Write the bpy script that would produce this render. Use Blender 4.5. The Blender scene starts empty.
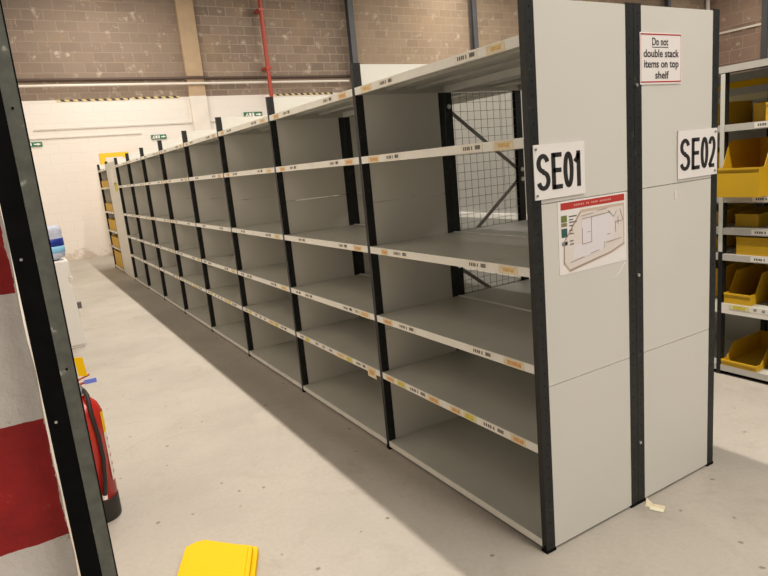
import bpy, math, random
from mathutils import Vector, Matrix
random.seed(7)
S = bpy.context.scene
COL = S.collection
P = 1.25          # bay pitch
H = 2.17          # upright height
D = 0.584         # rack depth
W = 0.028         # upright face width
T = 0.047         # upright depth
LEV = [2.045, 1.692, 1.208, 0.818, 0.480, 0.053]
LIP = 0.037

# ------------------------------------------------------------------ materials
MATS = {}
def mat(name, col, rough=0.5, metal=0.0, noise=0.0, nscale=8.0, spec=0.5, bump=0.0, emit=None, trans=0.0):
    if name in MATS: return MATS[name]
    m = bpy.data.materials.new(name); m.use_nodes = True
    nt = m.node_tree; b = nt.nodes['Principled BSDF']
    b.inputs['Base Color'].default_value = (*col, 1)
    b.inputs['Roughness'].default_value = rough
    b.inputs['Metallic'].default_value = metal
    b.inputs['Specular IOR Level'].default_value = spec
    if trans: b.inputs['Transmission Weight'].default_value = trans
    if emit:
        b.inputs['Emission Color'].default_value = (*emit[0], 1); b.inputs['Emission Strength'].default_value = emit[1]
    if noise or bump:
        tc = nt.nodes.new('ShaderNodeTexCoord'); n = nt.nodes.new('ShaderNodeTexNoise')
        n.inputs['Scale'].default_value = nscale; n.inputs['Detail'].default_value = 6
        nt.links.new(tc.outputs['Object'], n.inputs['Vector'])
        if noise:
            r = nt.nodes.new('ShaderNodeMapRange')
            r.inputs['From Min'].default_value = 0.3; r.inputs['From Max'].default_value = 0.7
            r.inputs['To Min'].default_value = 1 - noise; r.inputs['To Max'].default_value = 1 + noise
            nt.links.new(n.outputs['Fac'], r.inputs['Value'])
            mx = nt.nodes.new('ShaderNodeVectorMath'); mx.operation = 'SCALE'
            mx.inputs[0].default_value = col
            nt.links.new(r.outputs['Result'], mx.inputs['Scale'])
            nt.links.new(mx.outputs['Vector'], b.inputs['Base Color'])
        if bump:
            bp = nt.nodes.new('ShaderNodeBump'); bp.inputs['Strength'].default_value = bump
            bp.inputs['Distance'].default_value = 0.01
            nt.links.new(n.outputs['Fac'], bp.inputs['Height']); nt.links.new(bp.outputs['Normal'], b.inputs['Normal'])
    MATS[name] = m
    return m

def N(nt, t, **kw):
    n = nt.nodes.new(t)
    for k, v in kw.items():
        if k in ('operation', 'blend_type', 'data_type', 'feature', 'distance', 'interpolation_type', 'offset', 'offset_frequency', 'squash', 'squash_frequency'):
            setattr(n, k, v)
        else: n.inputs[k].default_value = v
    return n

def ramp(nt, stops):
    r = nt.nodes.new('ShaderNodeValToRGB'); e = r.color_ramp.elements
    while len(e) < len(stops): e.new(0.5)
    for i, (p, c) in enumerate(stops): e[i].position = p; e[i].color = (*c, 1)
    return r

def mixc(nt, fac, a, b, mode='MIX'):
    m = nt.nodes.new('ShaderNodeMix'); m.data_type = 'RGBA'; m.blend_type = mode
    for sock, v in ((m.inputs['Factor'], fac), (m.inputs['A'], a), (m.inputs['B'], b)):
        if sock.name in ('A', 'B'):
            sock = m.inputs[6] if sock.name == 'A' else m.inputs[7]
        else: sock = m.inputs[0]
        if hasattr(v, 'is_output') or isinstance(v, bpy.types.NodeSocket): nt.links.new(v, sock)
        elif isinstance(v, (int, float)): sock.default_value = v
        else: sock.default_value = (*v, 1)
    return m.outputs[2]

def floor_material():
    m = bpy.data.materials.new('beige_concrete'); m.use_nodes = True; nt = m.node_tree; L = nt.links
    b = nt.nodes['Principled BSDF']; tc = nt.nodes.new('ShaderNodeTexCoord')
    n1 = N(nt, 'ShaderNodeTexNoise', Scale=0.9, Detail=8.0, Roughness=0.6); L.new(tc.outputs['Object'], n1.inputs['Vector'])
    r1 = ramp(nt, [(0.3, (0.37, 0.335, 0.29)), (0.5, (0.43, 0.392, 0.342)), (0.72, (0.48, 0.44, 0.385))]); L.new(n1.outputs['Fac'], r1.inputs['Fac'])
    n2 = N(nt, 'ShaderNodeTexNoise', Scale=45.0, Detail=6.0, Roughness=0.7); L.new(tc.outputs['Object'], n2.inputs['Vector'])
    r2 = ramp(nt, [(0.3, (0.93, 0.93, 0.93)), (0.6, (1.02, 1.02, 1.02))]); L.new(n2.outputs['Fac'], r2.inputs['Fac'])
    c = mixc(nt, 1.0, r1.outputs['Color'], r2.outputs['Color'], 'MULTIPLY')
    # pits: sparse dark chips
    v = N(nt, 'ShaderNodeTexVoronoi', Scale=8.5); v.inputs['Randomness'].default_value = 1.0
    nw = N(nt, 'ShaderNodeTexNoise', Scale=20.0, Detail=3.0); L.new(tc.outputs['Object'], nw.inputs['Vector'])
    ma = nt.nodes.new('ShaderNodeMixRGB'); ma.inputs['Fac'].default_value = 0.03
    L.new(tc.outputs['Object'], ma.inputs[1]); L.new(nw.outputs['Color'], ma.inputs[2]); L.new(ma.outputs[0], v.inputs['Vector'])
    r3 = ramp(nt, [(0.0, (1, 1, 1)), (0.06, (1, 1, 1)), (0.10, (0, 0, 0))]); L.new(v.outputs['Distance'], r3.inputs['Fac'])
    sep = nt.nodes.new('ShaderNodeSeparateColor'); L.new(v.outputs['Color'], sep.inputs['Color'])
    gt = N(nt, 'ShaderNodeMath', operation='GREATER_THAN'); L.new(sep.outputs[0], gt.inputs[0]); gt.inputs[1].default_value = 0.35
    mm = N(nt, 'ShaderNodeMath', operation='MULTIPLY'); L.new(gt.outputs[0], mm.inputs[0]); L.new(r3.outputs['Color'], mm.inputs[1])
    m2 = N(nt, 'ShaderNodeMath', operation='MULTIPLY'); L.new(mm.outputs[0], m2.inputs[0]); m2.inputs[1].default_value = 0.75
    c = mixc(nt, m2.outputs[0], c, (0.14, 0.115, 0.085))
    # pale scuffs and brown dirt
    n4 = N(nt, 'ShaderNodeTexNoise', Scale=2.6, Detail=9.0, Roughness=0.75, Distortion=1.2); L.new(tc.outputs['Object'], n4.inputs['Vector'])
    r4 = ramp(nt, [(0.52, (0, 0, 0)), (0.70, (0.5, 0.5, 0.5))]); L.new(n4.outputs['Fac'], r4.inputs['Fac'])
    c = mixc(nt, r4.outputs['Color'], c, (0.33, 0.29, 0.235))
    L.new(c, b.inputs['Base Color']); b.inputs['Roughness'].default_value = 0.62
    b.inputs['Specular IOR Level'].default_value = 0.25
    bp = N(nt, 'ShaderNodeBump', Strength=0.05, Distance=0.01); L.new(n2.outputs['Fac'], bp.inputs['Height']); L.new(bp.outputs['Normal'], b.inputs['Normal'])
    return m

def wall_material(name, axis, paint_z, tint=(1, 1, 1), bw_=.46, bh_=.235):
    """block wall, bare above paint_z and whitewashed below; axis = horizontal axis of the face"""
    m = bpy.data.materials.new(name); m.use_nodes = True; nt = m.node_tree; L = nt.links
    b = nt.nodes['Principled BSDF']; tc = nt.nodes.new('ShaderNodeTexCoord')
    s = nt.nodes.new('ShaderNodeSeparateXYZ'); L.new(tc.outputs['Object'], s.inputs[0])
    cm = nt.nodes.new('ShaderNodeCombineXYZ'); L.new(s.outputs[axis], cm.inputs[0]); L.new(s.outputs[2], cm.inputs[1])
    def T_(c): return tuple(a * t for a, t in zip(c, tint))
    br = nt.nodes.new('ShaderNodeTexBrick')
    br.inputs['Scale'].default_value = 1.0; br.inputs['Brick Width'].default_value = bw_; br.inputs['Row Height'].default_value = bh_
    br.inputs['Mortar Size'].default_value = 0.013; br.inputs['Mortar Smooth'].default_value = 0.4; br.inputs['Bias'].default_value = -0.15
    br.inputs['Color1'].default_value = (*T_((0.31, 0.24, 0.185)), 1); br.inputs['Color2'].default_value = (*T_((0.195, 0.15, 0.12)), 1)
    br.inputs['Mortar'].default_value = (*T_((0.42, 0.335, 0.26)), 1)
    nd = N(nt, 'ShaderNodeTexNoise', Scale=1.7, Detail=4.0); L.new(cm.outputs[0], nd.inputs['Vector'])
    L.new(cm.outputs[0], br.inputs['Vector'])
    n1 = N(nt, 'ShaderNodeTexNoise', Scale=0.55, Detail=7.0, Roughness=0.65); L.new(cm.outputs[0], n1.inputs['Vector'])
    r1 = ramp(nt, [(0.4, (0, 0, 0)), (0.66, (0.75, 0.75, 0.75))]); L.new(n1.outputs['Fac'], r1.inputs['Fac'])
    c = mixc(nt, r1.outputs['Color'], br.outputs['Color'], T_((0.31, 0.235, 0.18)))
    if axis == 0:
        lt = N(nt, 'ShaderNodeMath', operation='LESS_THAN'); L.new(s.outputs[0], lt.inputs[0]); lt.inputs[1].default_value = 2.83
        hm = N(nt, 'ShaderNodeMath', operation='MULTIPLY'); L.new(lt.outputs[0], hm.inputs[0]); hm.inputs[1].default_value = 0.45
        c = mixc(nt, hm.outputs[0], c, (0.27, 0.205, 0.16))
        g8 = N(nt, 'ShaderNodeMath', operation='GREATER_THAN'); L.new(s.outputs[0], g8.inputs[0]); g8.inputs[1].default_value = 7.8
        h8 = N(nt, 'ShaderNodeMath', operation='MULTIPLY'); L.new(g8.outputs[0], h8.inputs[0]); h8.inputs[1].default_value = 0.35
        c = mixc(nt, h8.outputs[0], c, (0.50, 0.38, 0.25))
    # pale mortar smears
    n2 = N(nt, 'ShaderNodeTexNoise', Scale=3.2, Detail=5.0, Roughness=0.7); L.new(cm.outputs[0], n2.inputs['Vector'])
    r2 = ramp(nt, [(0.58, (0, 0, 0)), (0.70, (0.8, 0.8, 0.8))]); L.new(n2.outputs['Fac'], r2.inputs['Fac'])
    c = mixc(nt, r2.outputs['Color'], c, T_((0.62, 0.53, 0.43)))
    # orange-brown rust wash
    n3 = N(nt, 'ShaderNodeTexNoise', Scale=0.9, Detail=3.0); L.new(cm.outputs[0], n3.inputs['Vector'])
    r3 = ramp(nt, [(0.55, (0, 0, 0)), (0.75, (0.4, 0.4, 0.4))]); L.new(n3.outputs['Fac'], r3.inputs['Fac'])
    c = mixc(nt, r3.outputs['Color'], c, T_((0.42, 0.28, 0.16)))
    # whitewash below paint_z
    bw = nt.nodes.new('ShaderNodeTexBrick'); L.new(cm.outputs[0], bw.inputs['Vector'])
    bw.inputs['Scale'].default_value = 1.0; bw.inputs['Brick Width'].default_value = 0.46; bw.inputs['Row Height'].default_value = 0.235
    bw.inputs['Mortar Size'].default_value = 0.008; bw.inputs['Mortar Smooth'].default_value = 0.6
    bw.inputs['Color1'].default_value = (0.82, 0.77, 0.715, 1); bw.inputs['Color2'].default_value = (0.815, 0.765, 0.71, 1); bw.inputs['Mortar'].default_value = (0.79, 0.735, 0.675, 1)
    n5 = N(nt, 'ShaderNodeTexNoise', Scale=1.2, Detail=8.0, Roughness=0.7); L.new(cm.outputs[0], n5.inputs['Vector'])
    r5 = ramp(nt, [(0.56, (0, 0, 0)), (0.8, (0.45, 0.45, 0.45))]); L.new(n5.outputs['Fac'], r5.inputs['Fac'])
    cw = mixc(nt, r5.outputs['Color'], bw.outputs['Color'], (0.68, 0.60, 0.50))
    # grime at the foot: peeling paint
    rf = N(nt, 'ShaderNodeMapRange'); L.new(s.outputs[2], rf.inputs['Value'])
    rf.inputs['From Min'].default_value = 0.0; rf.inputs['From Max'].default_value = 0.55; rf.inputs['To Min'].default_value = 0.22; rf.inputs['To Max'].default_value = -0.1
    ad = N(nt, 'ShaderNodeMath', operation='ADD'); L.new(rf.outputs['Result'], ad.inputs[0]); L.new(n2.outputs['Fac'], ad.inputs[1])
    r6 = ramp(nt, [(0.6, (0, 0, 0)), (0.72, (0.6, 0.6, 0.6))]); L.new(ad.outputs[0], r6.inputs['Fac'])
    cw = mixc(nt, r6.outputs['Color'], cw, (0.5, 0.40, 0.3))
    gt = N(nt, 'ShaderNodeMath', operation='GREATER_THAN'); L.new(s.outputs[2], gt.inputs[0]); gt.inputs[1].default_value = paint_z
    c = mixc(nt, gt.outputs[0], cw, c)
    L.new(c, b.inputs['Base Color']); b.inputs['Roughness'].default_value = 0.85; b.inputs['Specular IOR Level'].default_value = 0.2
    bp = N(nt, 'ShaderNodeBump', Strength=0.25, Distance=0.01); L.new(br.outputs['Fac'], bp.inputs['Height']); bp.invert = True
    L.new(bp.outputs['Normal'], b.inputs['Normal'])
    return m

def stripe_material():
    """red and white painted bands with worn patches (wall end)"""
    m = bpy.data.materials.new('red_white_paint'); m.use_nodes = True; nt = m.node_tree; L = nt.links
    b = nt.nodes['Principled BSDF']; tc = nt.nodes.new('ShaderNodeTexCoord')
    s = nt.nodes.new('ShaderNodeSeparateXYZ'); L.new(tc.outputs['Object'], s.inputs[0])
    nz = N(nt, 'ShaderNodeTexNoise', Scale=14.0, Detail=4.0); L.new(tc.outputs['Object'], nz.inputs['Vector'])
    a = N(nt, 'ShaderNodeMath', operation='MULTIPLY_ADD'); L.new(nz.outputs['Fac'], a.inputs[0]); a.inputs[1].default_value = 0.012; L.new(s.outputs[2], a.inputs[2])
    md = N(nt, 'ShaderNodeMath', operation='FLOORED_MODULO'); L.new(a.outputs[0], md.inputs[0]); md.inputs[1].default_value = 0.706
    gt = N(nt, 'ShaderNodeMath', operation='LESS_THAN'); L.new(md.outputs[0], gt.inputs[0]); gt.inputs[1].default_value = 0.353
    n2 = N(nt, 'ShaderNodeTexNoise', Scale=9.0, Detail=8.0, Roughness=0.7); L.new(tc.outputs['Object'], n2.inputs['Vector'])
    rr = ramp(nt, [(0.35, (0.32, 0.008, 0.008)), (0.6, (0.44, 0.012, 0.012)), (0.76, (0.55, 0.2, 0.16))]); L.new(n2.outputs['Fac'], rr.inputs['Fac'])
    rw = ramp(nt, [(0.28, (0.3, 0.23, 0.18)), (0.36, (0.78, 0.71, 0.65)), (0.7, (0.85, 0.78, 0.73))]); L.new(n2.outputs['Fac'], rw.inputs['Fac'])
    c = mixc(nt, gt.outputs[0], rw.outputs['Color'], rr.outputs['Color'])
    # worn white corner edge along x
    mp = N(nt, 'ShaderNodeMath', operation='MULTIPLY_ADD'); L.new(n2.outputs['Fac'], mp.inputs[0]); mp.inputs[1].default_value = 0.03; L.new(s.outputs[0], mp.inputs[2])
    ge = N(nt, 'ShaderNodeMath', operation='GREATER_THAN'); L.new(mp.outputs[0], ge.inputs[0]); ge.inputs[1].default_value = -1.648
    c = mixc(nt, ge.outputs[0], c, (0.74, 0.67, 0.6))
    L.new(c, b.inputs['Base Color']); b.inputs['Roughness'].default_value = 0.6
    bp = N(nt, 'ShaderNodeBump', Strength=0.5, Distance=0.015); L.new(n2.outputs['Fac'], bp.inputs['Height']); L.new(bp.outputs['Normal'], b.inputs['Normal'])
    return m

def tape_material():
    m = bpy.data.materials.new('hazard_tape'); m.use_nodes = True; nt = m.node_tree; L = nt.links
    b = nt.nodes['Principled BSDF']; tc = nt.nodes.new('ShaderNodeTexCoord')
    s = nt.nodes.new('ShaderNodeSeparateXYZ'); L.new(tc.outputs['Object'], s.inputs[0])
    a = N(nt, 'ShaderNodeMath', operation='ADD'); L.new(s.outputs[0], a.inputs[0]); L.new(s.outputs[2], a.inputs[1])
    md = N(nt, 'ShaderNodeMath', operation='FLOORED_MODULO'); L.new(a.outputs[0], md.inputs[0]); md.inputs[1].default_value = 0.19
    gt = N(nt, 'ShaderNodeMath', operation='LESS_THAN'); L.new(md.outputs[0], gt.inputs[0]); gt.inputs[1].default_value = 0.09
    L.new(mixc(nt, gt.outputs[0], (0.7, 0.55, 0.25), (0.04, 0.03, 0.025)), b.inputs['Base Color'])
    return m

def post_material(name, col):
    """dark powder-coated upright with rows of keyhole slots"""
    m = bpy.data.materials.new(name); m.use_nodes = True; nt = m.node_tree; L = nt.links
    b = nt.nodes['Principled BSDF']; tc = nt.nodes.new('ShaderNodeTexCoord')
    n = N(nt, 'ShaderNodeTexNoise', Scale=30.0, Detail=5.0); L.new(tc.outputs['Object'], n.inputs['Vector'])
    r = ramp(nt, [(0.35, tuple(c * 0.8 for c in col)), (0.66, tuple(c * 1.15 for c in col)), (0.74, tuple(min(1, c * 3.2) for c in col))])
    L.new(n.outputs['Fac'], r.inputs['Fac']); L.new(r.outputs['Color'], b.inputs['Base Color'])
    b.inputs['Roughness'].default_value = 0.5; b.inputs['Specular IOR Level'].default_value = 0.35
    return m

M_FLOOR = floor_material()
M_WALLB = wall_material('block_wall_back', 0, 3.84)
M_WALLR = wall_material('block_wall_right', 1, -1.0, tint=(1.12, 1.02, 1.0), bw_=1.1, bh_=.5)
M_WALLL = mat('white_painted_blocks', (0.78, 0.72, 0.65), 0.85, noise=0.05, nscale=3)
M_STRIPE = stripe_material()
M_TAPE = tape_material()
M_POST = post_material('dark_upright_paint', (0.013, 0.0135, 0.0135))
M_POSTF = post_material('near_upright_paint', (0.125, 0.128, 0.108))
M_BLACK = mat('black_upright_web', (0.004, 0.004, 0.004), 0.7, noise=0.3, nscale=20, spec=0.08)
M_PANEL = mat('light_grey_panel', (0.67, 0.655, 0.60), 0.45, noise=0.02, nscale=1.5, spec=0.4)
M_CAB = mat('cabinet_grey', (0.37, 0.365, 0.34), 0.45)
M_SHELF = mat('grey_shelf_paint', (0.50, 0.495, 0.445), 0.42, noise=0.05, nscale=5, spec=0.4)
M_LIPC = mat('off_white_lip_paint', (0.80, 0.79, 0.74), 0.45, noise=0.04, nscale=12)
M_WHITE = mat('white_sign_plastic', (0.86, 0.82, 0.80), 0.4)
M_PAPER = mat('white_label_paper', (0.80, 0.77, 0.70), 0.6)
M_CREAM = mat('cream_label_paper', (0.74, 0.64, 0.45), 0.6, noise=0.08, nscale=60)
M_ORANGE = mat('orange_label_ink', (0.66, 0.36, 0.14), 0.6, noise=0.35, nscale=120)
M_YLAB = mat('yellow_label_ink', (0.62, 0.52, 0.06), 0.6, noise=0.2, nscale=90)
M_INK = mat('black_print_ink', (0.012, 0.011, 0.011), 0.6)
M_INKG = mat('grey_print_ink', (0.12, 0.11, 0.10), 0.6)
M_RED = mat('red_border_ink', (0.45, 0.02, 0.02), 0.5)
M_REDH = mat('red_header_ink', (0.50, 0.035, 0.025), 0.5)
M_PINK = mat('pale_red_border_ink', (0.72, 0.35, 0.32), 0.5)
M_STEEL = mat('zinc_bolt', (0.7, 0.7, 0.68), 0.3, metal=0.9)
M_BRACE = mat('grey_brace_steel', (0.26, 0.255, 0.23), 0.5, metal=0.1)
M_WIRE = mat('mesh_wire', (0.26, 0.25, 0.22), 0.5, metal=0.4)
M_YEL = mat('yellow_bin_plastic', (0.62, 0.37, 0.008), 0.6, noise=0.06, nscale=4)
M_YELB = mat('bright_yellow_plastic', (0.86, 0.52, 0.0), 0.65, spec=0.2)
M_YFR = mat('yellow_frame_paint', (0.85, 0.55, 0.02), 0.45)
M_PINT = mat('tan_pilaster_paint', (0.47, 0.34, 0.215), 0.8, noise=0.08, nscale=3)
M_STEELC = mat('dark_steel_column', (0.085, 0.085, 0.09), 0.5, noise=0.1, nscale=3)
M_REDP = mat('red_pipe_paint', (0.42, 0.055, 0.03), 0.4)
M_WPIPE = mat('white_pipe_paint', (0.80, 0.74, 0.66), 0.4)
M_CABLE = mat('dark_conduit', (0.10, 0.065, 0.05), 0.6)
M_GREEN = mat('green_sign_plastic', (0.02, 0.16, 0.07), 0.4)
M_EXTR = mat('red_extinguisher_enamel', (0.50, 0.022, 0.016), 0.25, spec=0.6)
M_RUBBER = mat('black_rubber', (0.018, 0.015, 0.013), 0.5)
M_BLUE = mat('blue_plastic_tag', (0.16, 0.22, 0.75), 0.4)
M_COOL = mat('white_cooler_plastic', (0.76, 0.74, 0.70), 0.4)
M_LBLUE = mat('dark_blue_bottle_label', (0.01, 0.03, 0.26), 0.4)
M_LCYAN = mat('pale_blue_bottle_label', (0.25, 0.55, 0.82), 0.4)
M_CLEAR = mat('clear_plastic', (0.8, 0.82, 0.8), 0.15, trans=0.6)

def bottle_mat():
    m = bpy.data.materials.new('blue_water_bottle_plastic'); m.use_nodes = True
    b = m.node_tree.nodes['Principled BSDF']
    b.inputs['Base Color'].default_value = (0.72, 0.77, 0.92, 1); b.inputs['Roughness'].default_value = 0.12
    b.inputs['Transmission Weight'].default_value = 0.45; b.inputs['IOR'].default_value = 1.33
    return m
M_BOTTLE = bottle_mat()

# ------------------------------------------------------------------ mesh builder
class MB:
    def __init__(s): s.v = []; s.f = []; s.mi = []; s.ms = []; s.sm = []
    def _m(s, m):
        if m not in s.ms: s.ms.append(m)
        return s.ms.index(m)
    def add(s, vs, fs, m, smooth=False):
        o = len(s.v); s.v += [tuple(v) for v in vs]; i = s._m(m)
        for f in fs: s.f.append(tuple(o + k for k in f)); s.mi.append(i); s.sm.append(smooth)
        return s
    def box(s, x0, x1, y0, y1, z0, z1, m):
        vs = [(x, y, z) for z in (z0, z1) for y in (y0, y1) for x in (x0, x1)]
        return s.add(vs, [(0, 2, 3, 1), (4, 5, 7, 6), (0, 1, 5, 4), (2, 6, 7, 3), (0, 4, 6, 2), (1, 3, 7, 5)], m)
    def quad(s, pts, m): return s.add(pts, [tuple(range(len(pts)))], m)
    def prism(s, pts, off, m):
        """pts: 3D polygon, off: extrusion vector"""
        n = len(pts); o = Vector(off); a = [Vector(p) for p in pts]; b = [p + o for p in a]
        fs = [tuple(range(n))[::-1], tuple(range(n, 2 * n))] + [(i, (i + 1) % n, n + (i + 1) % n, n + i) for i in range(n)]
        return s.add(a + b, fs, m)
    def bar(s, a, b, w, t, m, up=(0, 0, 1)):
        a = Vector(a); b = Vector(b); d = (b - a).normalized(); u = Vector(up)
        sd = d.cross(u)
        if sd.length < 1e-4: sd = d.cross(Vector((1, 0, 0)))
        sd.normalize(); u = sd.cross(d).normalized()
        pts = [a + sd * w / 2 * i + u * t / 2 * j for i, j in ((-1, -1), (1, -1), (1, 1), (-1, 1))]
        return s.prism(pts, b - a, m)
    def tube(s, path, r, m, n=12, cap=True):
        path = [Vector(p) for p in path]; rs = r if isinstance(r, (list, tuple)) else [r] * len(path)
        rings = []; ref = None
        for i, p in enumerate(path):
            d = (path[min(i + 1, len(path) - 1)] - path[max(i - 1, 0)]).normalized()
            if ref is None:
                ref = d.orthogonal().normalized()
            ref = (ref - d * ref.dot(d)).normalized(); q = d.cross(ref)
            rings.append([p + (ref * math.cos(t) + q * math.sin(t)) * rs[i] for t in (2 * math.pi * k / n for k in range(n))])
        vs = [v for g in rings for v in g]; fs = []
        for i in range(len(path) - 1):
            for k in range(n): fs.append((i * n + k, i * n + (k + 1) % n, (i + 1) * n + (k + 1) % n, (i + 1) * n + k))
        s.add(vs, fs, m, True)
        if cap:
            s.add(rings[0], [tuple(range(n))[::-1]], m); s.add(rings[-1], [tuple(range(n))], m)
        return s
    def lathe(s, prof, c, m, n=32, smooth=True):
        """prof list of (r, z)"""
        vs = []; fs = []
        for r, z in prof:
            for k in range(n):
                t = 2 * math.pi * k / n; vs.append((c[0] + r * math.cos(t), c[1] + r * math.sin(t), c[2] + z))
        for i in range(len(prof) - 1):
            for k in range(n): fs.append((i * n + k, i * n + (k + 1) % n, (i + 1) * n + (k + 1) % n, (i + 1) * n + k))
        fs.append(tuple(range(n))[::-1]); fs.append(tuple(range((len(prof) - 1) * n, len(prof) * n)))
        return s.add(vs, fs, m, smooth)
    def mesh(s, name):
        me = bpy.data.meshes.new(name); me.from_pydata(s.v, [], s.f)
        for m in s.ms: me.materials.append(m)
        me.polygons.foreach_set('material_index', s.mi); me.polygons.foreach_set('use_smooth', s.sm)
        me.update(); return me
    def build(s, name, parent=None, loc=(0, 0, 0), rz=0, bevel=0):
        return link(name, s.mesh(name), parent, loc, rz, bevel)

def link(name, me, parent=None, loc=(0, 0, 0), rz=0, bevel=0):
    o = bpy.data.objects.new(name, me); COL.objects.link(o)
    o.location = loc; o.rotation_euler = (0, 0, rz); o.parent = parent
    if bevel:
        b = o.modifiers.new('bevel', 'BEVEL'); b.width = bevel; b.segments = 2; b.limit_method = 'ANGLE'
    return o
def tag(o, label, cat, group=None):
    o['label'] = label; o['category'] = cat
    if group: o['group'] = group
    return o
def thing(name, label, cat, loc=(0, 0, 0), rz=0, group=None):
    return tag(link(name, None, None, loc, rz), label, cat, group)
def struct(o): o['kind'] = 'structure'; return o

def text_mesh(name, body, x0, x1, z0, z1, m, parent, y=0.0, ext=0.0006, bold=0.0, fix_h=None, shear=0):
    """text standing in the XZ plane, facing -y, fitted into the box x0..x1, z0..z1"""
    c = bpy.data.curves.new(name, 'FONT'); c.body = body; c.extrude = 0.0; c.size = 1.0; c.offset = bold; c.resolution_u = 6
    o = bpy.data.objects.new(name + '_tmp', c); COL.objects.link(o)
    dg = bpy.context.evaluated_depsgraph_get(); dg.update()
    me = bpy.data.meshes.new_from_object(o.evaluated_get(dg)); me.name = name
    bpy.data.objects.remove(o)
    xs = [v.co.x for v in me.vertices]; ys = [v.co.y for v in me.vertices]
    ax, bx, ay, by = min(xs), max(xs), min(ys), max(ys)
    for v in me.vertices:
        fx = (v.co.x - ax) / (bx - ax); fy = (v.co.y - ay) / (by - ay)
        v.co = (x0 + fx * (x1 - x0), y, z0 + fy * (z1 - z0))
    me.materials.clear(); me.materials.append(m)
    me.update()
    o = link(name, me, parent)
    return o

# ------------------------------------------------------------------ setting
struct(MB().box(-4, 26, -7, 15.3, -0.1, 0, M_FLOOR).build('floor'))
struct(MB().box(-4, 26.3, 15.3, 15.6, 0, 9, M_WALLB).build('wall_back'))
struct(MB().box(26, 26.3, -7, 15.3, 0, 9, M_WALLR).build('wall_right'))
struct(MB().box(-2.1, -1.664, 0.19, 15.3, 0, 4.2, M_WALLL).build('wall_left'))
# painted end of the left wall, a render coat proud of the blocks with an uneven corner
mb = MB(); n = 46; pts = []
for i in range(n + 1):
    z = 4.2 * i / n; j = random.uniform(-0.004, 0.003)
    pts.append((-1.658 + j, z))
for i in range(n):
    (xa, za), (xb, zb) = pts[i], pts[i + 1]
    mb.add([(-2.1, .178, za), (xa, .178, za), (xb, .178, zb), (-2.1, .178, zb), (-2.1, .1901, za), (xa, .215, za), (xb, .215, zb), (-2.1, .1901, zb)],
           [(0, 1, 2, 3), (1, 5, 6, 2)], M_STRIPE)
struct(mb.build('trim_1'))
# pilasters and steel columns on the back wall
struct(MB().box(2.83, 3.27, 15.18, 15.3, 3.84, 9, M_PINT).box(2.83, 3.27, 15.18, 15.3, 0, 3.84, M_WALLL).build('trim_2'))
for i, x in enumerate((7.82, 12.5, 17.4, 22.85)):
    m_ = MB()
    m_.box(x - .09, x + .09, 15.0, 15.012, 0, 9, M_STEELC).box(x - .09, x + .09, 15.17, 15.182, 0, 9, M_STEELC).box(x - .006, x + .006, 15.012, 15.17, 0, 9, M_STEELC)
    m_.box(x - .14, x + .14, 14.97, 15.21, 0, .015, M_STEELC)
    struct(m_.build('trim_%d' % (3 + i)))
struct(MB().tube([(25.75, 15.15, 0), (25.75, 15.15, 9)], .09, M_WPIPE).build('trim_7'))
struct(MB().box(25.9, 26, 12.72, 12.95, 0, 9, M_STEELC).build('trim_8'))

struct(MB().box(25.93, 26, 12.95, 15.1, 5.76, 5.84, M_WPIPE).build('trim_9'))
# services on the back wall
tag(MB().tube([(-1.6, 15.135, 4.15), (7.6, 15.135, 4.15)], .03, M_WPIPE).build('service_pipe'), 'long thin white pipe running level across the brown blocks of the back wall', 'pipe')
tag(MB().tube([(-1.6, 15.26, 4.30), (2.7, 15.26, 4.30), (2.83, 15.13, 4.30), (3.27, 15.13, 4.30), (3.4, 15.26, 4.30), (25.6, 15.26, 4.30)], .035, M_CABLE).build('cable_conduit'), 'dark brown conduit running level just above the white pipe on the back wall', 'conduit')
rp = thing('sprinkler_pipe', 'red vertical pipe dropping down the brown upper back wall', 'pipe', (5.02, 14.97, 3.6))
MB().tube([(0, 0, 0), (0, 0, 5.4)], .055, M_REDP).build('riser', rp)
for z in (.9, 2.4, 3.9): MB().box(-.085, .085, -.06, .30, z - .03, z + .03, M_REDP).build('pipe_clip', rp)
tag(MB().box(-.9, 5.2, 15.275, 15.3, 3.15, 3.185, mat('pale_grey_trunking', (.62, .57, .52), .6)).build('cable_trunking'),
    'thin grey trunking line across the white part of the back wall, upper of two', 'trunking')
tag(MB().box(-1.2, 1.5, 15.275, 15.3, 2.955, 2.98, MATS['pale_grey_trunking']).build('cable_trunking'),
    'short pale trunking line on the white back wall, lower of two', 'trunking')
t_ = MB()
t_.box(-.3, 1.35, 15.288, 15.3, 3.80, 3.845, M_TAPE).box(1.42, 2.6, 15.288, 15.3, 3.815, 3.86, M_TAPE)
tag(t_.build('hazard_tape'), 'black and yellow dashed tape topping the white paint, left of the pale pilaster', 'tape')
tag(MB().box(5.25, 7.1, 15.288, 15.3, 3.80, 3.85, M_TAPE).build('hazard_tape'), 'black and yellow dashed tape topping the white paint, right of the red pipe', 'tape')
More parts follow.
